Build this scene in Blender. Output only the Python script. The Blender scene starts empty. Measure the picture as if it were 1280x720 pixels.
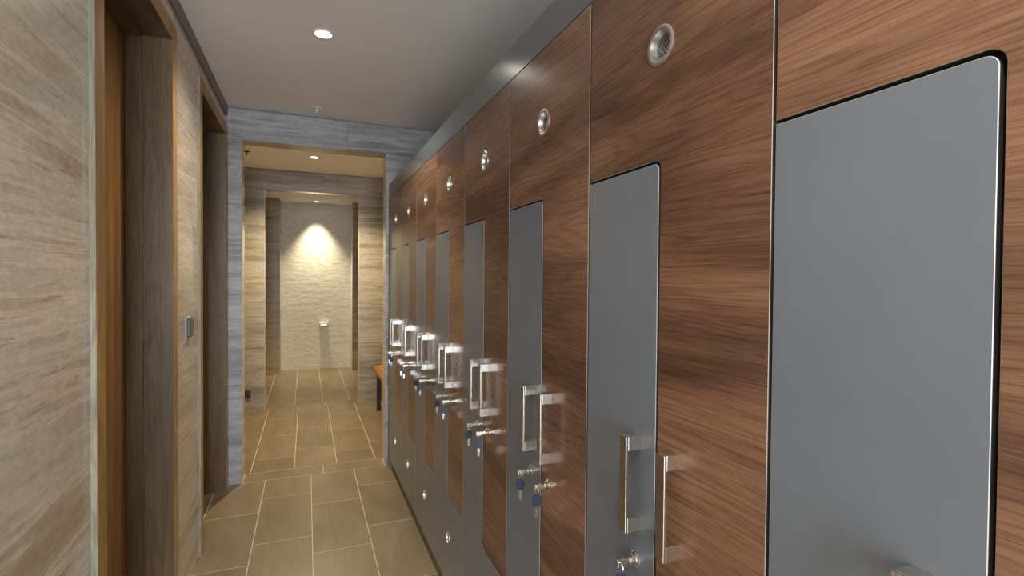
import bpy, bmesh, math, random
from mathutils import Matrix, Vector
random.seed(7)
C = bpy.context.scene.collection
SC = bpy.context.scene

# ------------------------------------------------------------------ camera
F_PX = 632.0
YAW, PITCH, ROLL = map(math.radians, (22.076, 0.980, 0.470))
CAM_Z = 1.441
def camera():
    fwd = Vector((math.sin(YAW), math.cos(YAW), 0)); right = Vector((math.cos(YAW), -math.sin(YAW), 0)); up = Vector((0, 0, 1))
    f2 = fwd * math.cos(PITCH) - up * math.sin(PITCH); u2 = up * math.cos(PITCH) + fwd * math.sin(PITCH)
    r = right * math.cos(ROLL) + u2 * math.sin(ROLL); u = u2 * math.cos(ROLL) - right * math.sin(ROLL)
    cd = bpy.data.cameras.new('camera'); cd.sensor_width = 36; cd.lens = F_PX / 1280 * 36; cd.clip_start = .02
    co = bpy.data.objects.new('camera', cd); C.objects.link(co)
    m = Matrix(((r.x, u.x, -f2.x, 0), (r.y, u.y, -f2.y, 0), (r.z, u.z, -f2.z, CAM_Z), (0, 0, 0, 1)))
    co.matrix_world = m
    SC.camera = co
camera()

# ------------------------------------------------------------------ world, added back fill, exposure
w = bpy.data.worlds.new('world'); SC.world = w; w.use_nodes = True
w.node_tree.nodes['Background'].inputs[0].default_value = (.62, .74, .95, 1)
w.node_tree.nodes['Background'].inputs[1].default_value = .8
def area(name, loc, rot, sx, sy, power, col):
    l = bpy.data.lights.new(name, 'AREA'); l.shape = 'RECTANGLE'; l.size = sx; l.size_y = sy; l.energy = power; l.color = col
    o = bpy.data.objects.new(name, l); C.objects.link(o); o.location = loc; o.rotation_euler = rot
    return o
BACK_Y = -2.6
area('added_back_fill', (-.05, BACK_Y + .02, 1.35), (math.radians(90), 0, 0), .9, 2.0, 150, (.86, .93, 1.0))  # unseen cool fill light added behind the viewer
SC.view_settings.view_transform = 'Standard'; SC.view_settings.look = 'None'
SC.view_settings.gamma = 1; SC.view_settings.use_curve_mapping = False
SC.view_settings.exposure = -0.08
SC.cycles.use_denoising = True
SC.cycles.max_bounces = 14; SC.cycles.diffuse_bounces = 8; SC.cycles.glossy_bounces = 5
SC.cycles.sample_clamp_indirect = 6
WARM = (1.0, .80, .44); NEUTRAL = (1.0, .90, .76)

# ------------------------------------------------------------------ materials
def newmat(name, rough=.5, metal=0, col=(.5, .5, .5), spec=.5, coat=0):
    m = bpy.data.materials.new(name); m.use_nodes = True
    b = m.node_tree.nodes['Principled BSDF']
    b.inputs['Base Color'].default_value = (*col, 1); b.inputs['Roughness'].default_value = rough
    b.inputs['Metallic'].default_value = metal; b.inputs['Specular IOR Level'].default_value = spec
    if coat: b.inputs['Coat Weight'].default_value = coat; b.inputs['Coat Roughness'].default_value = .12
    return m, m.node_tree, b
def nd(nt, t, **kw):
    n = nt.nodes.new(t)
    for k, v in kw.items():
        if k in n.inputs.keys(): n.inputs[k].default_value = v
        else: setattr(n, k, v)
    return n
def coords(nt, scale, rand=17.0, rot=(0, 0, 0)):
    """object coordinates, shifted by a random amount for each object, then stretched"""
    tc = nd(nt, 'ShaderNodeTexCoord'); oi = nd(nt, 'ShaderNodeObjectInfo')
    mu = nd(nt, 'ShaderNodeMath', operation='MULTIPLY'); mu.inputs[1].default_value = rand
    nt.links.new(oi.outputs['Random'], mu.inputs[0])
    ad = nd(nt, 'ShaderNodeVectorMath', operation='ADD')
    nt.links.new(tc.outputs['Object'], ad.inputs[0]); nt.links.new(mu.outputs[0], ad.inputs[1])
    mp = nd(nt, 'ShaderNodeMapping'); mp.inputs['Scale'].default_value = scale; mp.inputs['Rotation'].default_value = rot
    nt.links.new(ad.outputs[0], mp.inputs[0])
    return mp.outputs[0], oi
def noise(nt, vec, scale, detail=4, rough=.55, dist=0):
    n = nd(nt, 'ShaderNodeTexNoise'); n.inputs['Scale'].default_value = scale; n.inputs['Detail'].default_value = detail
    n.inputs['Roughness'].default_value = rough; n.inputs['Distortion'].default_value = dist
    nt.links.new(vec, n.inputs['Vector']); return n.outputs['Fac']
def ramp(nt, fac, stops):
    r = nd(nt, 'ShaderNodeValToRGB'); e = r.color_ramp.elements
    while len(e) < len(stops): e.new(.5)
    for i, (p, c) in enumerate(stops):
        e[i].position = p; e[i].color = (*c, 1)
    nt.links.new(fac, r.inputs[0]); return r.outputs[0]
def mix(nt, a, b, fac, mode='MIX'):
    n = nd(nt, 'ShaderNodeMix', data_type='RGBA', blend_type=mode)
    for s, v in ((n.inputs[0], fac), (n.inputs[6], a), (n.inputs[7], b)):
        if hasattr(v, 'links') or hasattr(v, 'is_output'): nt.links.new(v, s)
        else: s.default_value = v if not isinstance(v, tuple) else (*v, 1)
    return n.outputs[2]
def bump(nt, b, h, strength, dist):
    n = nd(nt, 'ShaderNodeBump'); n.inputs['Strength'].default_value = strength; n.inputs['Distance'].default_value = dist
    nt.links.new(h, n.inputs['Height']); nt.links.new(n.outputs[0], b.inputs['Normal'])
def vary(nt, col, oi, lo, hi):
    mr = nd(nt, 'ShaderNodeMapRange'); mr.inputs['To Min'].default_value = lo; mr.inputs['To Max'].default_value = hi
    nt.links.new(oi.outputs['Random'], mr.inputs[0])
    hs = nd(nt, 'ShaderNodeHueSaturation'); nt.links.new(mr.outputs[0], hs.inputs['Value']); nt.links.new(col, hs.inputs['Color'])
    return hs.outputs[0]

def stone(name, c_dark, c_mid, c_light, c_vein, rough=.28, lo=.92, hi=1.08):
    """serpeggiante travertine: wavy horizontal bands, pale wisps, thin darker veins, fine pitting"""
    m, nt, b = newmat(name, rough)
    v, oi = coords(nt, (.5, .5, 5.0)); v2, _ = coords(nt, (2.4, 2.4, 26.0)); v3, _ = coords(nt, (16, 16, 26)); v4, _ = coords(nt, (.45, .45, 7.5), 31.0)
    n1 = noise(nt, v, 1.2, 8, .66, .25); n2 = noise(nt, v2, 1.2, 8, .70, .25); n3 = noise(nt, v3, 2.2, 8, .72, .3); n4 = noise(nt, v4, 1.4, 8, .62, .2)
    c = ramp(nt, n1, [(.34, c_dark), (.44, c_mid), (.56, c_light), (.66, c_mid)])
    w1 = ramp(nt, n2, [(.36, (1, 1, 1)), (.44, (0, 0, 0))])               # darker streaks
    c = mix(nt, c, c_vein, mulf(nt, w1, .6))
    w2 = ramp(nt, n4, [(.470, (0, 0, 0)), (.495, (1, 1, 1)), (.505, (1, 1, 1)), (.535, (0, 0, 0))])   # thin pale veins
    c = mix(nt, c, tuple(min(1, x * 1.22) for x in c_light), mulf(nt, w2, .6))
    c = mix(nt, c, ramp(nt, n3, [(.38, (.84, .80, .76)), (.56, (1.03, 1.03, 1.03))]), .75, 'MULTIPLY')
    nt.links.new(vary(nt, c, oi, lo, hi), b.inputs['Base Color'])
    bump(nt, b, n3, .04, .001)
    return m
def mulf(nt, col, k):
    n = nd(nt, 'ShaderNodeMath', operation='MULTIPLY'); n.inputs[1].default_value = k
    nt.links.new(col, n.inputs[0]); return n.outputs[0]
M = {}
M['beige_stone'] = stone('beige_travertine', (.43, .335, .235), (.545, .45, .34), (.66, .585, .485), (.42, .29, .17), .2, .86, 1.07)
M['cool_lit_stone'] = stone('cool_lit_travertine', (.185, .187, .19), (.26, .265, .27), (.37, .375, .38), (.145, .147, .15), .35, .95, 1.05)  # same stone as the left wall, cool light put into its colour
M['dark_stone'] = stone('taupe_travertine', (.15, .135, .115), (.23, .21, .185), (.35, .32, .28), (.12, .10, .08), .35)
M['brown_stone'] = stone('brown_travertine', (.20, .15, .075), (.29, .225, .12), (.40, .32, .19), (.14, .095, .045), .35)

def wood(name, dark, mid, light, axis, rough, fine=1.0, spec=.5):
    """axis: direction of the grain; broad tone bands, wavy growth lines, short dark pores"""
    m, nt, b = newmat(name, rough, spec=spec)
    L = lambda a, t: {'y': (t, a, t), 'z': (t, t, a), 'x': (a, t, t)}[axis]
    v, oi = coords(nt, L(.45, 3.6)); vg, _ = coords(nt, L(.8, 9)); vf, _ = coords(nt, L(7, 330 * fine)); vp, _ = coords(nt, L(16, 700 * fine))
    n1 = noise(nt, v, 1.3, 3, .55, .8); ng = noise(nt, vg, 1.0, 2, .5, .35); n2 = noise(nt, vf, 1.0, 4, .6, .3); n3 = noise(nt, vp, 1.0, 2, .5, .1)
    wv = nd(nt, 'ShaderNodeMath', operation='MULTIPLY'); wv.inputs[1].default_value = 110
    nt.links.new(ng, wv.inputs[0])
    sn = nd(nt, 'ShaderNodeMath', operation='SINE'); nt.links.new(wv.outputs[0], sn.inputs[0])
    mr = nd(nt, 'ShaderNodeMapRange'); mr.inputs[1].default_value = -1; nt.links.new(sn.outputs[0], mr.inputs[0])
    c = ramp(nt, n1, [(.34, dark), (.48, mid), (.62, light)])
    c = mix(nt, c, ramp(nt, mr.outputs[0], [(.0, (.70, .67, .65)), (.45, (1.03, 1.03, 1.03))]), .55, 'MULTIPLY')
    c = mix(nt, c, ramp(nt, n2, [(.36, (.66, .62, .59)), (.54, (1.08, 1.08, 1.08))]), .7, 'MULTIPLY')
    c = mix(nt, c, ramp(nt, n3, [(.30, (.45, .40, .38)), (.42, (1, 1, 1))]), .6, 'MULTIPLY')
    nt.links.new(vary(nt, c, oi, .92, 1.08), b.inputs['Base Color'])
    bump(nt, b, n2, .06, .0005)
    return m
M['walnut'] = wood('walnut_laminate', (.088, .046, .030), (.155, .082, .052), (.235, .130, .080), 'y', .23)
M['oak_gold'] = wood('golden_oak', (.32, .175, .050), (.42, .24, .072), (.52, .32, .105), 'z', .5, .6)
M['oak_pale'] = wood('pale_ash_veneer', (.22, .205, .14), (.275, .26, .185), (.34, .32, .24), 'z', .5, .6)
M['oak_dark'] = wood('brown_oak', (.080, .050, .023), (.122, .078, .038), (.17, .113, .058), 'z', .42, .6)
M['oak_door'] = wood('amber_oak', (.22, .105, .026), (.30, .15, .040), (.38, .20, .06), 'z', .40, .7)
M['bench_wood'] = wood('orange_wood', (.30, .10, .025), (.42, .16, .04), (.52, .22, .06), 'y', .35)

def plain(name, col, rough, metal=0, n=.06, scale=60, spec=.5, bumpy=0):
    m, nt, b = newmat(name, rough, metal, col, spec)
    v, oi = coords(nt, (1, 1, 1)); f = noise(nt, v, scale, 3, .6)
    c = ramp(nt, f, [(.3, tuple(x * (1 - n) for x in col)), (.7, tuple(min(1, x * (1 + n)) for x in col))])
    nt.links.new(c, b.inputs['Base Color'])
    if bumpy: bump(nt, b, f, bumpy, .001)
    return m
M['grey_door'] = plain('grey_satin_laminate', (.145, .168, .200), .22, n=.04, scale=5)
M['fascia'] = plain('grey_fascia', (.115, .132, .152), .2, n=.04, scale=5)
M['edge'] = plain('lit_edge_band', (.30, .27, .23), .4)  # banding kept pale on the chamfer, as an edge catching light
M['edge_g'] = plain('pale_lit_edge_band', (.34, .35, .36), .35)  # grey doors: chamfer coloured light like an edge catching light
M['seam_shade'] = plain('seam_shade_edge', (.045, .040, .035), .6)  # door sides coloured dark for the shade inside the seams
M['edge_grey'] = plain('dark_edge_band', (.16, .17, .19), .4)
M['dark'] = plain('dark_carcass', (.018, .017, .016), .6)
M['plinth'] = plain('dark_plinth', (.055, .048, .042), .4)
M['nickel'] = plain('brushed_nickel', (.74, .71, .66), .26, 1, .08, 200)
M['chrome'] = plain('chrome', (.82, .82, .80), .14, 1, .03)
M['cup'] = plain('satin_steel_cup', (.62, .62, .60), .33, 1, .03)
M['hole'] = plain('vent_mesh_metal', (.30, .31, .32), .4, .7)
M['blue'] = plain('navy_plastic', (.018, .030, .058), .35)
M['ceiling'] = plain('ceiling_paint', (.84, .83, .82), .75, n=.02, scale=3)
M['gap'] = plain('shadow_gap_metal', (.17, .155, .14), .5)
M['white'] = plain('white_plastic', (.75, .74, .70), .35)
M['black'] = plain('black_metal', (.02, .02, .022), .4)
M['charcoal'] = plain('charcoal_plate', (.06, .065, .075), .25)
M['grout'] = plain('cream_grout', (.66, .56, .42), .8, n=.1, bumpy=.2)
M['filler'] = plain('stone_filler', (.78, .73, .66), .7)
M['plaster'] = plain('plaster', (.55, .53, .5), .8)

def tilemat():
    m, nt, b = newmat('brown_porcelain', .34)
    v, oi = coords(nt, (60, 2.0, 1)); v2, _ = coords(nt, (3, 1.2, 1)); v3, _ = coords(nt, (1, 1, 1))
    n1 = noise(nt, v, 1.5, 4, .65); n2 = noise(nt, v2, 1.6, 4, .6, .6); n3 = noise(nt, v3, 90, 3, .6)
    c = ramp(nt, n2, [(.3, (.170, .126, .080)), (.5, (.205, .157, .104)), (.7, (.245, .192, .132))])
    c1 = ramp(nt, n1, [(.3, (.82, .80, .78)), (.65, (1.06, 1.06, 1.06))])
    c = mix(nt, c, c1, .7, 'MULTIPLY')
    nt.links.new(vary(nt, c, oi, .93, 1.07), b.inputs['Base Color'])
    bump(nt, b, n3, .08, .0008)
    return m
M['tile'] = tilemat()
def mosaicmat():
    m, nt, b = newmat('split_face_stone', .7)
    v, oi = coords(nt, (1, 1, 2.4)); vo = nd(nt, 'ShaderNodeTexVoronoi'); vo.inputs['Scale'].default_value = 17
    nt.links.new(v, vo.inputs['Vector'])
    n = noise(nt, v, 7, 4, .55, .4)
    bw = nd(nt, 'ShaderNodeRGBToBW'); nt.links.new(vo.outputs['Color'], bw.inputs[0])
    c = ramp(nt, bw.outputs[0], [(.2, (.60, .57, .50)), (.8, (.68, .65, .58))])
    nt.links.new(c, b.inputs['Base Color'])
    ad = nd(nt, 'ShaderNodeMath', operation='ADD'); nt.links.new(bw.outputs[0], ad.inputs[0]); nt.links.new(n, ad.inputs[1])
    bump(nt, b, n, .32, .02)
    return m
M['mosaic'] = mosaicmat()
def emis(name, col, s):
    m = bpy.data.materials.new(name); m.use_nodes = True; nt = m.node_tree; nt.nodes.clear()
    e = nd(nt, 'ShaderNodeEmission'); e.inputs[0].default_value = (*col, 1); e.inputs[1].default_value = s
    o = nd(nt, 'ShaderNodeOutputMaterial'); nt.links.new(e.outputs[0], o.inputs[0]); return m
M['lamp'] = emis('lamp_glow', (1, .93, .78), 14)
M['added_pane'] = emis('added_pane_glow', (.80, .90, 1), 1.2)  # glow for the added back window, not used

# ------------------------------------------------------------------ helpers
def obj(name, bm, mats, parent=None, loc=None, smooth=False):
    me = bpy.data.meshes.new(name)
    bmesh.ops.recalc_face_normals(bm, faces=bm.faces[:])
    bm.to_mesh(me); bm.free()
    for m_ in (mats if isinstance(mats, (list, tuple)) else [mats]): me.materials.append(m_)
    if smooth:
        for p in me.polygons: p.use_smooth = True
        try: me.set_sharp_from_angle(angle=math.radians(38))
        except Exception: pass
    o = bpy.data.objects.new(name, me); C.objects.link(o)
    if parent: o.parent = parent
    if loc: o.location = loc
    return o
def tag(o, label=None, cat=None, group=None, kind=None):
    if label: o['label'] = label
    if cat: o['category'] = cat
    if group: o['group'] = group
    if kind: o['kind'] = kind
    return o
def thing(name, label, cat, loc=(0, 0, 0), group=None, rz=0):
    o = bpy.data.objects.new(name, None); C.objects.link(o); o.location = loc; o.rotation_euler = (0, 0, rz)
    o.empty_display_size = .1
    return tag(o, label, cat, group)
def box(bm, x0, x1, y0, y1, z0, z1, mi=0, bev=0):
    vs = [bm.verts.new(p) for p in ((x0, y0, z0), (x1, y0, z0), (x1, y1, z0), (x0, y1, z0), (x0, y0, z1), (x1, y0, z1), (x1, y1, z1), (x0, y1, z1))]
    fs = []
    for q in ((0, 3, 2, 1), (4, 5, 6, 7), (0, 1, 5, 4), (1, 2, 6, 5), (2, 3, 7, 6), (3, 0, 4, 7)):
        f = bm.faces.new([vs[i] for i in q]); f.material_index = mi; fs.append(f)
    if bev:
        es = {e for f in fs for e in f.edges}
        bmesh.ops.bevel(bm, geom=list(es), offset=bev, segments=2, profile=.5, affect='EDGES', material=mi)
    return bm
def boxes(*bs, bev=0):
    bm = bmesh.new()
    for b in bs: box(bm, *b, bev=bev)
    return bm
def prism(bm, poly, x0, x1, side=1):
    """poly: (y, z) points; front face at x0, back at x1; sides use material slot `side`"""
    a = [bm.verts.new((x0, y, z)) for y, z in poly]; b = [bm.verts.new((x1, y, z)) for y, z in poly]
    bm.faces.new(a); bm.faces.new(b[::-1])
    n = len(poly)
    for i in range(n):
        f = bm.faces.new((a[i], a[(i + 1) % n], b[(i + 1) % n], b[i])); f.material_index = side
    return bm
def lathe(bm, prof, axis='x', seg=28, org=(0, 0, 0), mi=0):
    """prof: (r, h); spins around axis through org"""
    rings = []
    for r, h in prof:
        ring = []
        for k in range(seg if r > 1e-6 else 1):
            a = 2 * math.pi * k / seg; c, s = r * math.cos(a), r * math.sin(a)
            p = {'x': (h, c, s), 'y': (c, h, s), 'z': (c, s, h)}[axis]
            ring.append(bm.verts.new((p[0] + org[0], p[1] + org[1], p[2] + org[2])))
        rings.append(ring)
    for A, B in zip(rings, rings[1:]):
        for k in range(seg):
            k2 = (k + 1) % seg
            q = [A[k % len(A)], A[k2 % len(A)], B[k2 % len(B)], B[k % len(B)]]
            q = list(dict.fromkeys(q))
            if len(q) > 2:
                f = bm.faces.new(q); f.material_index = mi
    return bm
def arc(cx, cy, r, a0, a1, n=5):
    return [(cx + r * math.cos(math.radians(a0 + (a1 - a0) * i / n)), cy + r * math.sin(math.radians(a0 + (a1 - a0) * i / n))) for i in range(n + 1)]
def torus(bm, R, r, ax='y', org=(0, 0, 0), seg=20, s2=8):
    g = []
    for i in range(seg):
        a = 2 * math.pi * i / seg; ring = []
        for j in range(s2):
            b = 2 * math.pi * j / s2; rr = R + r * math.cos(b); h = r * math.sin(b)
            u, v = rr * math.cos(a), rr * math.sin(a)
            p = {'x': (h, u, v), 'y': (u, h, v), 'z': (u, v, h)}[ax]
            ring.append(bm.verts.new((p[0] + org[0], p[1] + org[1], p[2] + org[2])))
        g.append(ring)
    for i in range(seg):
        for j in range(s2):
            bm.faces.new((g[i][j], g[(i + 1) % seg][j], g[(i + 1) % seg][(j + 1) % s2], g[i][(j + 1) % s2]))
    return bm
def struct(name, bm, mats, label=None, cat=None):
    o = obj(name, bm, mats); return tag(o, label, cat, kind='structure')

# ------------------------------------------------------------------ plan of the place (metres)
XL, XF, XB = -.515, .58, 1.10          # left stone face, locker fronts, wall behind lockers
Y1, Y2 = 3.96, 4.125                   # cross wall with first opening
Y3, Y4 = 6.06, 6.20                    # second cross wall
Y5, Y6 = 8.24, 8.56                    # alcove return and alcove back wall
ZC, ZH = 2.61, 2.392                   # ceiling, opening head
ROWS = [0, .689, 1.317, 1.945, 2.60]   # stone joint heights
J = .0028

def panels_x(parent, mat, x, th, segs, zmax, zmin=0, sgn=1):
    """stone panels on a wall facing +x/-x. segs: list of (y0, y1)"""
    for y0, y1 in segs:
        zs = [zmin] + [z for z in ROWS if zmin + .02 < z < zmax - .02] + [zmax]
        for z0, z1 in zip(zs, zs[1:]):
            bm = bmesh.new(); ja = J / 2 if z0 > 0 else 0
            xa, xb = (x - th, x) if sgn > 0 else (x, x + th)
            cy, cz = (y0 + y1) / 2, (z0 + z1) / 2
            box(bm, xa - x, xb - x, y0 + J / 2 - cy, y1 - J / 2 - cy, z0 + ja - cz, z1 - J / 2 - cz)
            obj('stone_panel', bm, mat, parent, (x, cy, cz))
def panels_y(parent, mat, y, th, segs, zmax, zmin=0, sgn=-1):
    for x0, x1 in segs:
        zs = [zmin] + [z for z in ROWS if zmin + .02 < z < zmax - .02] + [zmax]
        for z0, z1 in zip(zs, zs[1:]):
            bm = bmesh.new(); ja = J / 2 if z0 > 0 else 0
            ya, yb = (0, th) if sgn < 0 else (-th, 0)
            cx, cz = (x0 + x1) / 2, (z0 + z1) / 2
            box(bm, x0 + J / 2 - cx, x1 - J / 2 - cx, ya, yb, z0 + ja - cz, z1 - J / 2 - cz)
            obj('stone_panel', bm, mat, parent, (cx, y, cz))

# ---- ceiling with the holes of the downlights
LAMPS = [(.071, 2.606), (.071, -.08), (.071, -1.6), (.065, 5.289), (.14, 8.33)]
HR = .040
def ceiling():
    bm = bmesh.new()
    X0, X1, A, B = -1.7, 1.5, BACK_Y - .2, 9.0
    es = []
    vs = [bm.verts.new(p) for p in ((X0, A, ZC), (X1, A, ZC), (X1, B, ZC), (X0, B, ZC))]
    for i in range(4): es.append(bm.edges.new((vs[i], vs[(i + 1) % 4])))
    for cx, cy in LAMPS:
        h = [bm.verts.new((cx + HR * math.cos(a), cy + HR * math.sin(a), ZC)) for a in [2 * math.pi * k / 24 for k in range(24)]]
        for i in range(24): es.append(bm.edges.new((h[i], h[(i + 1) % 24])))
    bmesh.ops.triangle_fill(bm, use_beauty=True, use_dissolve=False, edges=es)
    struct('ceiling', bm, M['ceiling'], 'smooth pale grey painted ceiling over the whole passage')
    bm = bmesh.new(); box(bm, X0, X1, A, B, ZC + .12, ZC + .2)
    struct('ceiling_slab', bm, M['plaster'])
ceiling()

# ---- floor: grout bed and tiles
floor = struct('floor', boxes((-1.7, 1.5, BACK_Y - .2, 9.0, -.12, -.0004)), M['grout'], 'brown porcelain tiled floor with cream joints')
_tm = {}
def tile(x0, x1, y0, y1):
    g = .0042
    wx, wy = round(x1 - x0 - g, 4), round(y1 - y0 - g, 4)
    if wx < .01 or wy < .01: return
    if (wx, wy) not in _tm:
        bm = boxes((-wx / 2, wx / 2, -wy / 2, wy / 2, -.012, 0)); o = obj('tile', bm, M['tile'], floor); _tm[(wx, wy)] = o.data
    else:
        o = bpy.data.objects.new('tile', _tm[(wx, wy)]); C.objects.link(o); o.parent = floor
    o.location = ((x0 + x1) / 2, (y0 + y1) / 2, 0)
def tiles(xs, ya, yb, rows_of):
    for i in range(len(xs) - 1):
        ys = [ya] + [y for y in sorted(rows_of(i)) if ya + .03 < y < yb - .03] + [yb]
        for y0, y1 in zip(ys, ys[1:]): tile(xs[i], xs[i + 1], y0, y1)
xs1 = [-.70, -.570, -.271, .029, .328, .60]
tiles(xs1, BACK_Y, 3.955, lambda i: [(2.812 if i % 2 else 3.015) + .61 * k for k in range(-10, 3)])
for x0, x1 in ((-.418, .115), (.115, .56)): tile(x0, x1, 3.955, 4.13)
xs2 = [-1.6, -1.28, -.982, -.684, -.385, -.088, .218, .508, .806, 1.104, 1.402]
tiles(xs2, 4.13, 6.07, lambda i: [(5.03 if i % 2 == 0 else 5.20) + .61 * k for k in range(-3, 3)])
for x0, x1 in ((-.424, .19), (.19, .556)): tile(x0, x1, 6.07, 6.205)
tiles([-1.3, -1.03, -.73, -.430, -.128, .172, .470, .77, 1.07, 1.3], 6.205, 8.56, lambda i: [(6.95 if i % 2 else 7.15) + .61 * k for k in range(-2, 5)])

# ---- left wall of the passage with two timber-framed doors
DOORS = [(1.673, 2.414), (3.045, 3.850)]      # clear openings
CW = .070
wl = struct('wall_left', boxes(
    (-.80, XL - .0006, BACK_Y, DOORS[0][0] - .02, 0, 2.54), (-.80, XL - .0006, DOORS[0][1] + .02, DOORS[1][0] - .02, 0, 2.54),
    (-.80, XL - .0006, DOORS[1][1] + .02, Y1 - .001, 0, 2.54), (-.80, XL - .018, BACK_Y, Y1 + .02, 2.5405, ZC),
    (-.80, XL - .018, DOORS[0][0] - .02, DOORS[0][1] + .02, ZH + .02, 2.54), (-.80, XL - .018, DOORS[1][0] - .02, DOORS[1][1] + .02, ZH + .02, 2.54)),
    M['filler'], 'wall clad in beige travertine on the left of the passage')
zt = 2.545
panels_x(wl, M['beige_stone'], XL, .018, [(BACK_Y, -1.1), (-1.1, .35), (.35, DOORS[0][0] - CW), (DOORS[0][1] + CW, DOORS[1][0] - CW), (DOORS[1][1] + CW, Y1)], zt)
for a, b in DOORS:
    panels_x(wl, M['beige_stone'], XL, .018, [(a - CW, b + CW)], zt, ZH + CW)
struct('trim_1', boxes((XL - .018, XL + .012, BACK_Y, Y1 - .001, zt, ZC - .0005)), M['gap'], 'dark grey shadow-gap strip between left wall and ceiling')

def casing_edge(bm):
    """the outer side of the casing is faced with a paler veneer"""
    bm.normal_update(); bm.faces.ensure_lookup_table()
    bmesh.ops.recalc_face_normals(bm, faces=bm.faces[:])
    ys = [v.co.y for v in bm.verts]; out = min(ys) if abs(min(ys)) > abs(max(ys)) else max(ys)
    for f in bm.faces:
        if abs(f.normal.y) > .9 and abs(f.calc_center_median().y - out) < .002: f.material_index = 1
def door(n, a, b, text):
    d = thing('door_%d' % n, text, 'door', (XL, (a + b) / 2, 0)); d['kind'] = 'structure'
    h = (b - a) / 2; px = .014; dx = -.145
    # casing on the face of the wall
    bm = bmesh.new(); box(bm, -.018, px, -h - CW, -h - .0042, 0, ZH + CW, bev=.0012); casing_edge(bm); obj('casing', bm, [M['oak_gold'], M['oak_pale']], d)
    bm = bmesh.new(); box(bm, -.018, px, h + .0042, h + CW, 0, ZH + CW, bev=.0012); casing_edge(bm); obj('casing', bm, [M['oak_gold'], M['oak_pale']], d)
    bm = bmesh.new(); box(bm, -.018, px, -h - .004, h + .004, ZH + .0042, ZH + CW, bev=.0012); obj('head_casing', bm, M['oak_gold'], d)
    # lining of the reveal, with stop
    for s in (-1, 1):
        y0, y1 = (h, h + .019) if s > 0 else (-h - .019, -h)
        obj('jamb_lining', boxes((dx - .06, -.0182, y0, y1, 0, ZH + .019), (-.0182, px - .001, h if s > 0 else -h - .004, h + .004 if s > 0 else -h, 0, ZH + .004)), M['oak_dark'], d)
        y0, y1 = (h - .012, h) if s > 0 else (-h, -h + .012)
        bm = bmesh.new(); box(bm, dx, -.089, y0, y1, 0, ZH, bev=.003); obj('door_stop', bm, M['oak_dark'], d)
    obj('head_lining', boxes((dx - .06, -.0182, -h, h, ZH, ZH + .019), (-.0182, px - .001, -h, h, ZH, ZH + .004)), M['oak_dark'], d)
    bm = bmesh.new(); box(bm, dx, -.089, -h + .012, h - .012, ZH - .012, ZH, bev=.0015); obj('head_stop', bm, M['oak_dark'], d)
    bm = bmesh.new(); box(bm, dx - .042, dx - .001, -h + .003, h - .003, .006, ZH - .003, bev=.001); obj('door_leaf', bm, M['oak_door'], d)
door(1, *DOORS[0], 'nearest timber door on the left, set deep in a brown reveal with golden oak casing')
door(2, *DOORS[1], 'farther timber doorway on the left, beside the grey stone cross wall')

# ---- first cross wall
wf = struct('wall_far', boxes((XL - .28, -.436, Y1 + .018, Y2 - .018, 0, ZC), (.578, XB + .15, Y1 + .018, Y2 - .018, 0, ZC), (-.436, .578, Y1 + .018, Y2 - .018, ZH + .018, ZC)),
            M['gap'], 'travertine cross wall tinted grey for its cool light, with an open doorway at the end of the lockers')
OL, OR = -.418, .560
for s, yy in ((-1, Y1), (1, Y2)):
    x0 = XL if s < 0 else -1.5; x1 = XB if s < 0 else 1.3
    mt = M['cool_lit_stone'] if s < 0 else M['dark_stone']
    panels_y(wf, mt, yy, .018, [(x0, OL), (OR, x1)], ZH, sgn=s)
    panels_y(wf, mt, yy, .018, [(x0, .28), (.28, x1)], 2.602, ZH, sgn=s)
obj('reveal_panel', boxes((OL - .018, OL, Y1 + .018, Y2 - .018, 0, ZH)), M['beige_stone'], wf)
obj('reveal_panel', boxes((OR, OR + .018, Y1 + .018, Y2 - .018, 0, ZH)), M['beige_stone'], wf)
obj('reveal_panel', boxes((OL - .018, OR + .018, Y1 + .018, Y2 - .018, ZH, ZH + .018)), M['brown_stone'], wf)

# ---- second cross wall
wi = struct('wall_inner', boxes((-1.5, -.442, Y3 + .018, Y4 - .018, 0, ZC), (.574, 1.3, Y3 + .018, Y4 - .018, 0, ZC), (-.442, .574, Y3 + .018, Y4 - .018, ZH + .018, ZC)),
            M['gap'], 'taupe travertine cross wall with the second open doorway, beyond the first')
for s, yy in ((-1, Y3), (1, Y4)):
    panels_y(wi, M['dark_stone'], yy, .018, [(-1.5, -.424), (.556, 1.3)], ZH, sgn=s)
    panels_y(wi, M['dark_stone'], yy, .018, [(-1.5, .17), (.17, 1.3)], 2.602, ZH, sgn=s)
obj('reveal_panel', boxes((-.442, -.424, Y3 + .018, Y4 - .018, 0, ZH)), M['beige_stone'], wi)
obj('reveal_panel', boxes((.556, .574, Y3 + .018, Y4 - .018, 0, ZH)), M['beige_stone'], wi)
obj('reveal_panel', boxes((-.442, .574, Y3 + .018, Y4 - .018, ZH, ZH + .018)), M['beige_stone'], wi)

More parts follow.
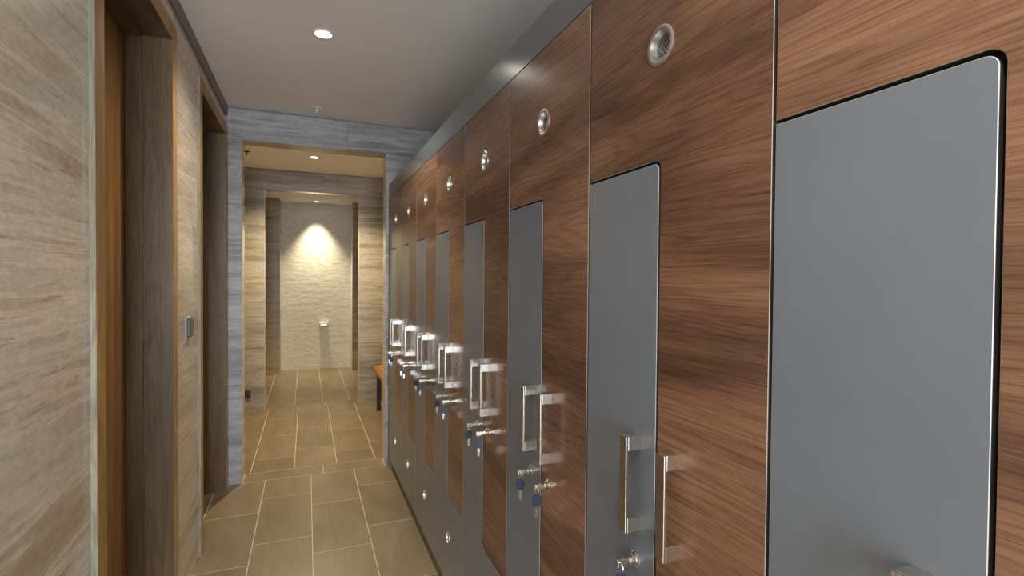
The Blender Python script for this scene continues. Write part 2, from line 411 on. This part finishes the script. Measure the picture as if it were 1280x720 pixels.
# ---- side walls of the two further rooms, wall behind the lockers, back wall
def side(name, x, y0, y1, sgn, mat, label):
    o = struct(name, boxes((x - .12, x - .018, y0, y1, 0, ZC) if sgn > 0 else (x + .018, x + .12, y0, y1, 0, ZC)), M['gap'], label)
    panels_x(o, mat, x, .018, [(y0, (y0 + y1) / 2), ((y0 + y1) / 2, y1)], 2.602, sgn=sgn)
side('wall_left_middle', -1.5, Y2, Y3, 1, M['beige_stone'], 'left wall of the middle room, out of sight behind the first doorway')
side('wall_right_middle', 1.15, Y2, Y3, -1, M['beige_stone'], 'right wall of the middle room behind the bench')
side('wall_left_inner', -1.1, Y4, Y5, 1, M['beige_stone'], 'left wall of the far room')
side('wall_right_inner', 1.1, Y4, Y5, -1, M['beige_stone'], 'right wall of the far room')
struct('wall_right', boxes((XB + .01, XB + .12, BACK_Y, Y1 + .02, 0, ZC)), M['plaster'], 'plain wall behind the lockers')
struct('wall_back', boxes((-.80, -.55, BACK_Y - .12, BACK_Y, 0, ZC), (.45, XB + .12, BACK_Y - .12, BACK_Y, 0, ZC), (-.55, .45, BACK_Y - .12, BACK_Y, 2.4, ZC)), M['plaster'], 'wall behind the viewer with a tall opening for the added window')
wn = struct('added_window_1', boxes((-.55, -.50, BACK_Y - .08, BACK_Y - .03, 0, 2.4), (.40, .45, BACK_Y - .08, BACK_Y - .03, 0, 2.4), (-.50, .40, BACK_Y - .08, BACK_Y - .03, 0, .3), (-.50, .40, BACK_Y - .08, BACK_Y - .03, 2.35, 2.4)), M['black'], 'unseen tall window added behind the viewer for the cool light')  # frame added around the unseen fill light

# ---- alcove at the very end
wa = struct('wall_end', boxes((-1.2, 1.2, Y6, Y6 + .12, 0, ZC)), M['mosaic'], 'pale rough split-face stone wall of the lit alcove at the far end')
we = struct('wall_end_left', boxes((-1.2, -.388, Y5 + .018, Y6, 0, ZC)), M['gap'], 'brown travertine pier left of the lit alcove')
panels_y(we, M['brown_stone'], Y5, .018, [(-1.1, -.367)], 2.602)
obj('reveal_panel', boxes((-.388, -.367, Y5 + .018, Y6, 0, 2.602)), M['beige_stone'], we)
we = struct('wall_end_right', boxes((.676, 1.2, Y5 + .018, Y6, 0, ZC)), M['gap'], 'beige travertine pier right of the lit alcove')
panels_y(we, M['brown_stone'], Y5, .018, [(.655, 1.1)], 2.602)
obj('reveal_panel', boxes((.655, .676, Y5 + .018, Y6, 0, 2.602)), M['mosaic'], we)

# ------------------------------------------------------------------ lockers
LW, N, Y0 = .478, 8, .022
ZB, ZG, ZW, ZT, ZTOP = .078, .482, 1.653, 2.052, 2.152      # door bottom, wood/grey step low, step high, door top, fascia top
YM = .237                                                    # seam between the two interlocking doors
G = .0026
def wood_poly():
    y0, y1 = G, LW - G
    p = [(y0, ZG + G), *arc(YM - G - .013, ZG + G + .013, .013, -90, 0), ]
    p += arc(YM - G + .0155, ZW + G - .0155, .0155, 180, 90)      # inner corner round the grey door
    p += [(y1, ZW + G), (y1, ZT - .0015), (y0, ZT - .0015)]
    return p
def grey_poly():
    y0, y1 = G, LW - G
    p = [(y0, ZB), (y1, ZB), (y1, ZW - G)]
    p += arc(YM + G + .012, ZW - G - .012, .012, 90, 180)
    p += arc(YM + G - .0165, ZG - G + .0165, .0165, 0, -90)
    p += [(y0, ZG - G)]
    return p
def handle_bm(yc):
    bm = bmesh.new(); hw = .0105
    box(bm, -.033, -.0275, yc - hw, yc + hw, .971, 1.150, bev=.0009)
    box(bm, -.0274, -.0001, yc - hw, yc + hw, .971, .997, bev=.0006)
    box(bm, -.0274, -.0001, yc - hw, yc + hw, 1.124, 1.150, bev=.0006)
    return bm
def vent_bm(yc, zc, sc=1):
    bm = bmesh.new()
    lathe(bm, [(.0355, -.0002), (.0355, -.0016), (.0335, -.0030), (.0285, -.0032), (.0265, -.0020), (.0250, .0060), (.0235, .0120)], 'x', 36, (0, yc, zc))
    s = .0062; R = .0242
    for i in range(-4, 5):
        for j in range(-4, 5):
            cy, cz = i * s + (s / 2 if j % 2 else 0), j * s * .9
            if math.hypot(cy, cz) > R - s * .55: continue
            hy, hz = s / 2, s * .45
            out = [(-hy, -hz), (0, -hz), (hy, -hz), (hy, 0), (hy, hz), (0, hz), (-hy, hz), (-hy, 0)]
            inn = [(0.0023 * math.cos(a), 0.0023 * math.sin(a)) for a in [math.radians(225 + 45 * k) for k in range(8)]]
            O = [bm.verts.new((.0100, yc + cy + a, zc + cz + b)) for a, b in out]
            I = [bm.verts.new((.0100, yc + cy + a, zc + cz + b)) for a, b in inn]
            for k in range(8):
                f = bm.faces.new((O[k], O[(k + 1) % 8], I[(k + 1) % 8], I[k])); f.material_index = 1
    # solid rim between mesh and cup
    lathe(bm, [(.0238, .0100), (.0205, .0101)], 'x', 36, (0, yc, zc), 1)
    lathe(bm, [(.0236, .0122), (0, .0122)], 'x', 24, (0, yc, zc), 2)
    for v_ in bm.verts: v_.co.y = yc + (v_.co.y - yc) * sc; v_.co.z = zc + (v_.co.z - zc) * sc
    return bm
def hole_door(poly, vy, vz, sc):
    """door slab with a round hole for the vent cup"""
    bm = bmesh.new(); r = .0262 * sc; n = 24; x1 = .018; ch = .0007
    def inset(P, d):
        area_ = sum(P[i][0] * P[(i + 1) % len(P)][1] - P[(i + 1) % len(P)][0] * P[i][1] for i in range(len(P)))
        sg = 1 if area_ > 0 else -1; out = []
        for i in range(len(P)):
            a, b_, c = Vector(P[i - 1]), Vector(P[i]), Vector(P[(i + 1) % len(P)])
            e1 = (b_ - a).normalized(); e2 = (c - b_).normalized()
            n1 = Vector((-e1.y, e1.x)) * sg; n2 = Vector((-e2.y, e2.x)) * sg
            mm = (n1 + n2); mm = mm / max(.3, mm.dot(n1)); out.append(tuple(b_ + mm * d))
        return out
    loops = []
    for x, P in ((0, inset(poly, ch)), (ch, poly), (x1, poly)):
        a = [bm.verts.new((x, y, z)) for y, z in P]
        h = [bm.verts.new((x, vy + r * math.cos(2 * math.pi * k / n), vz + r * math.sin(2 * math.pi * k / n))) for k in range(n)]
        if x != ch:
            es = [bm.edges.new((q[i], q[(i + 1) % len(q)])) for q in (a, h) for i in range(len(q))]
            bmesh.ops.triangle_fill(bm, use_beauty=True, use_dissolve=False, edges=es)
        loops.append((a, h))
    for l0, l1 in ((0, 1), (1, 2)):
        for q in (0, 1):
            A, B = loops[l0][q], loops[l1][q]; m_ = len(A)
            for i in range(m_):
                f = bm.faces.new((A[i], A[(i + 1) % m_], B[(i + 1) % m_], B[i])); f.material_index = 1 if (l0 == 0 and q == 0) else 2
    return bm
LKZ, HG, HWD = .912, .292, .184     # lock height, y of the grey handle, y of the wood handle
def lock_bm(yc):
    bm = bmesh.new()
    lathe(bm, [(.0150, -.0001), (.0150, -.0025), (.0128, -.0045), (.0100, -.0050), (.0100, -.0105), (.0080, -.0120), (0, -.0120)], 'x', 24, (0, yc, LKZ))
    return bm
def make_locker():
    t = thing('locker', 'x', 'locker', (XF, Y0, 0), 'lockers in the row on the right')
    d = .50; s = .016
    # open carcass: back, sides, top, bottom
    obj('carcass', boxes((.0185, d, .0005, s, ZB, ZTOP - .1), (.0185, d, LW - s, LW - .0005, ZB, ZTOP - .1),
                         (.0185, d, s, LW - s, ZB, ZB + s), (.0185, d, s, LW - s, ZT - s, ZT), (d - .012, d, s, LW - s, ZB + s, ZT - s),
                         (.0190, d - .012, s, YM, ZG - .008, ZG + .008), (.0190, d - .012, YM, LW - s, ZW - .008, ZW + .008), (.0190, d - .012, YM - .008, YM + .008, ZG + .008, ZW - .008)), M['dark'], t)
    wd = obj('wood_door', hole_door(wood_poly(), LW / 2, 1.857, 1), [M['walnut'], M['edge'], M['seam_shade']], t); wd['label'] = 'walnut laminate door, upper half with a long leg down the near side'
    gd = obj('grey_door', hole_door(grey_poly(), LW / 2 - .008, .292, .8), [M['grey_door'], M['edge_g'], M['seam_shade']], t); gd['label'] = 'grey satin door, lower half with a long leg up the far side'
    for p, yc, vy, vz in ((wd, HWD, LW / 2, 1.857), (gd, HG, LW / 2 - .008, .292)):
        obj('handle', handle_bm(yc), M['nickel'], p)
        obj('lock', lock_bm(yc), M['chrome'], p, smooth=True)
        obj('vent', vent_bm(vy, vz, 1 if p is wd else .8), [M['cup'], M['hole'], M['dark']], p, smooth=True)
    return t
def copy_tree(o, parent=None):
    c = o.copy(); C.objects.link(c); c.parent = parent
    for ch in list(o.children): copy_tree(ch, c)
    return c
ORD = ['locker nearest the viewer, cut off by the right edge, its grey panel the largest',
       'second locker from the near end, walnut and grey, first one whose two handles both show',
       'third locker from the near end, with two blue keys hanging below its handles',
       'fourth locker from the near end of the row, walnut and grey',
       'fifth locker from the near end, fourth from the far end of the row',
       'third locker from the far end, walnut and grey, its lower grey vent showing',
       'second locker from the far end, narrow golden-lit strip of walnut',
       'last locker at the far end, touching the grey stone pier']
proto = make_locker()
lockers = []
for i in range(N):
    o = proto if i == 0 else copy_tree(proto)
    o.location = (XF, Y0 + i * LW, 0); o['label'] = ORD[i]; lockers.append(o)
YE = Y0 + N * LW
# fascia over the doors: one long board in three lengths
fa = thing('locker_fascia', 'long grey fascia board running along the top of all the lockers', 'fascia board', (XF, (Y0 + YE) / 2, ZT))
cuts = [Y0, .62, 1.76, 2.92, YE]
for a, b in zip(cuts, cuts[1:]):
    c = (Y0 + YE) / 2
    obj('fascia_panel', boxes((0, .018, a - c + .0007, b - c - .0007, .0015, ZTOP - ZT), bev=.0006), M['fascia'], fa)
obj('top_board', boxes((.0185, .50, Y0 - c, YE - c, .0015, ZTOP - ZT - .004)), M['dark'], fa)
tag(obj('plinth', boxes((XF + .012, XF + .49, Y0, YE, 0, ZB - .002)), M['plinth']), 'dark recessed plinth under the row of lockers', 'plinth')
tag(obj('filler_strip', boxes((XF, XF + .018, YE + .001, Y1 - .001, 0, ZTOP), bev=.0006), M['edge_grey']), 'narrow grey filler strip between last locker and stone pier', 'trim')

# keys: one in each lock, a twin hanging from its ring
def make_key():
    k = thing('locker_key', 'x', 'key', (0, 0, 0), 'keys hanging in the locker doors')
    bm = bmesh.new()                                              # stem and bow of the key in the lock
    box(bm, -.024, -.0121, -.0016, .0016, -.0042, .0042)
    box(bm, -.042, -.024, -.0022, .0022, -.0080, .0060, bev=.0008)
    obj('turned_key', bm, M['nickel'], k)
    bm = torus(bmesh.new(), .0095, .0008, 'x', (-.036, 0, -.0085)); obj('key_ring', bm, M['chrome'], k, smooth=True)
    bm = bmesh.new(); o_ = (-.036, -.017)
    pts = [(-.006, -.004), (-.0045, -.001), (.0045, -.001), (.006, -.004), (.0125, -.012), (.0125, -.024), (.0075, -.033), (-.0075, -.033), (-.0125, -.024), (-.0125, -.012)]
    A = [bm.verts.new((o_[0] + u, -.0028, o_[1] + v)) for u, v in pts]; B = [bm.verts.new((o_[0] + u, .0028, o_[1] + v)) for u, v in pts]
    bm.faces.new(A); bm.faces.new(B[::-1])
    for i in range(len(pts)): bm.faces.new((A[i], A[(i + 1) % len(pts)], B[(i + 1) % len(pts)], B[i]))
    bmesh.ops.bevel(bm, geom=bm.edges[:], offset=.001, segments=1, affect='EDGES')
    obj('key_head', bm, M['blue'], k)['label'] = 'navy plastic key head'
    bm = bmesh.new()
    pts = [(-.0045, -.033), (.0045, -.033), (.0045, -.045), (.0033, -.047), (.0045, -.050), (.0036, -.053), (.0040, -.056), (0, -.0615), (-.0045, -.056)]
    A = [bm.verts.new((o_[0] + u, -.0011, o_[1] + v)) for u, v in pts]; B = [bm.verts.new((o_[0] + u, .0011, o_[1] + v)) for u, v in pts]
    bm.faces.new(A); bm.faces.new(B[::-1])
    for i in range(len(pts)): bm.faces.new((A[i], A[(i + 1) % len(pts)], B[(i + 1) % len(pts)], B[i]))
    obj('key_blade', bm, M['chrome'], k)
    return k
KORD = ['nearest', 'second', 'third', 'fourth', 'fifth', 'third-last', 'second-last', 'last']
kp = None
for i in range(1, N):
    for which, yc in (('grey', HG), ('walnut', HWD)):
        if i == 0: continue
        if kp is None: kp = make_key(); k = kp
        else: k = copy_tree(kp)
        k.location = (XF, Y0 + i * LW + yc, LKZ)
        tw = random.uniform(-10, 10)
        k.rotation_euler = (math.radians(random.uniform(-7, 7)), 0, 0)
        k['label'] = 'blue-headed key hanging from the %s door of the %s locker%s' % (which, KORD[i], ' from the near end' if i < 5 else ' in the row')

# ------------------------------------------------------------------ lamps and small ceiling fittings
def downlight(x, y, power, col, label, cone=110, blend=.6, glow=1):
    t = thing('downlight', label, 'ceiling light', (x, y, ZC), 'recessed ceiling downlights')
    bm = lathe(bmesh.new(), [(.0500, -.0002), (.0500, -.0030), (.0470, -.0045), (.0395, -.0040), (.0385, .0010), (.0340, .0260)], 'z', 32); obj('trim_ring', bm, M['white'], t, smooth=True)
    bm = lathe(bmesh.new(), [(0, .0180), (.0342, .0180)], 'z', 32); obj('lamp_face', bm, M['lamp'], t)
    l = bpy.data.lights.new('lamp_light', 'SPOT'); l.energy = power; l.color = col; l.spot_size = math.radians(cone); l.spot_blend = blend; l.shadow_soft_size = .03
    lo = bpy.data.objects.new('lamp_light', l); C.objects.link(lo); lo.parent = t; lo.location = (0, 0, -.006)
    return t
downlight(*LAMPS[0], 60, NEUTRAL, 'round downlight in the ceiling of the locker passage, the largest one seen', 140, .9)
downlight(*LAMPS[1], 60, NEUTRAL, 'round downlight directly above the viewer', 140, .9)
downlight(*LAMPS[2], 50, NEUTRAL, 'round downlight behind the viewer', 140, .9)
downlight(*LAMPS[3], 260, WARM, 'warm downlight seen through the first doorway', 140, .8)
downlight(*LAMPS[4], 270, (1, .86, .58), 'small warm downlight over the pale alcove wall', 72, 1.0)

def sprinkler(x, y, mat, label, r=.028):
    t = thing('sprinkler', label, 'sprinkler', (x, y, ZC))
    obj('rosette', lathe(bmesh.new(), [(r, 0), (r, -.003), (r * .6, -.007), (0, -.007)], 'z', 24), mat, t, smooth=True)
    bm = lathe(bmesh.new(), [(.007, -.007), (.007, -.016), (.004, -.018), (.004, -.030), (.010, -.031), (.010, -.033), (0, -.033)], 'z', 14)
    obj('nozzle', bm, mat, t, smooth=True)
sprinkler(.061, 3.755, M['white'], 'white sprinkler on the ceiling just before the grey cross wall', .036)
sprinkler(-.523, 5.30, M['charcoal'], 'dark sprinkler head on the ceiling of the middle room', .03)

# wall switch between the doors
t = thing('wall_switch', 'small dark wall switch on the beige stone between the two doors', 'switch', (XL, 2.745, 1.205))
obj('switch_plate', boxes((0, .003, -.043, .043, -.050, .050), bev=.001), M['white'], t)
obj('rocker', boxes((.003, .019, -.034, .034, -.044, .044), bev=.004), M['charcoal'], t)
# socket on the inner cross wall
t = thing('wall_socket', 'dark square socket low on the inner cross wall, left of its doorway', 'socket', (-.600, Y3, .187))
obj('socket_plate', boxes((-.043, .043, -.009, 0, -.050, .050), bev=.002), M['charcoal'], t)
obj('socket_insert', boxes((-.026, .026, -.012, -.009, -.026, .026), bev=.001), M['black'], t)
# small white fitting on the alcove wall
t = thing('wall_shelf', 'small white ledge fixed on the rough pale alcove wall', 'shelf', (.247, Y6, .72))
obj('ledge', boxes((-.065, .065, -.09, 0, -.006, .014), bev=.003), M['white'], t)
obj('bracket', boxes((-.05, .05, -.05, 0, -.028, -.006), bev=.002), M['nickel'], t)

# bench in the middle room
t = thing('bench', 'bench with orange-brown wooden seat and black metal legs, beside the second doorway', 'bench', (.90, 5.1, 0))
for k in range(3):
    obj('seat_slat', boxes((-.225 + k * .142, -.225 + k * .142 + .138, -.72, .68, .430, .470), bev=.004), M['bench_wood'], t)
for sx in (-1, 1):
    for sy in (-.64, .52):
        obj('leg', boxes((sx * .175 - .02, sx * .175 + .02, sy - .02, sy + .02, 0, .405)), M['black'], t)
obj('leg_rail', boxes((-.195, .195, -.66, -.62, .405, .43), (-.195, .195, .50, .54, .405, .43), (-.195, -.155, -.62, .50, .405, .43), (.155, .195, -.62, .50, .405, .43)), M['black'], t)
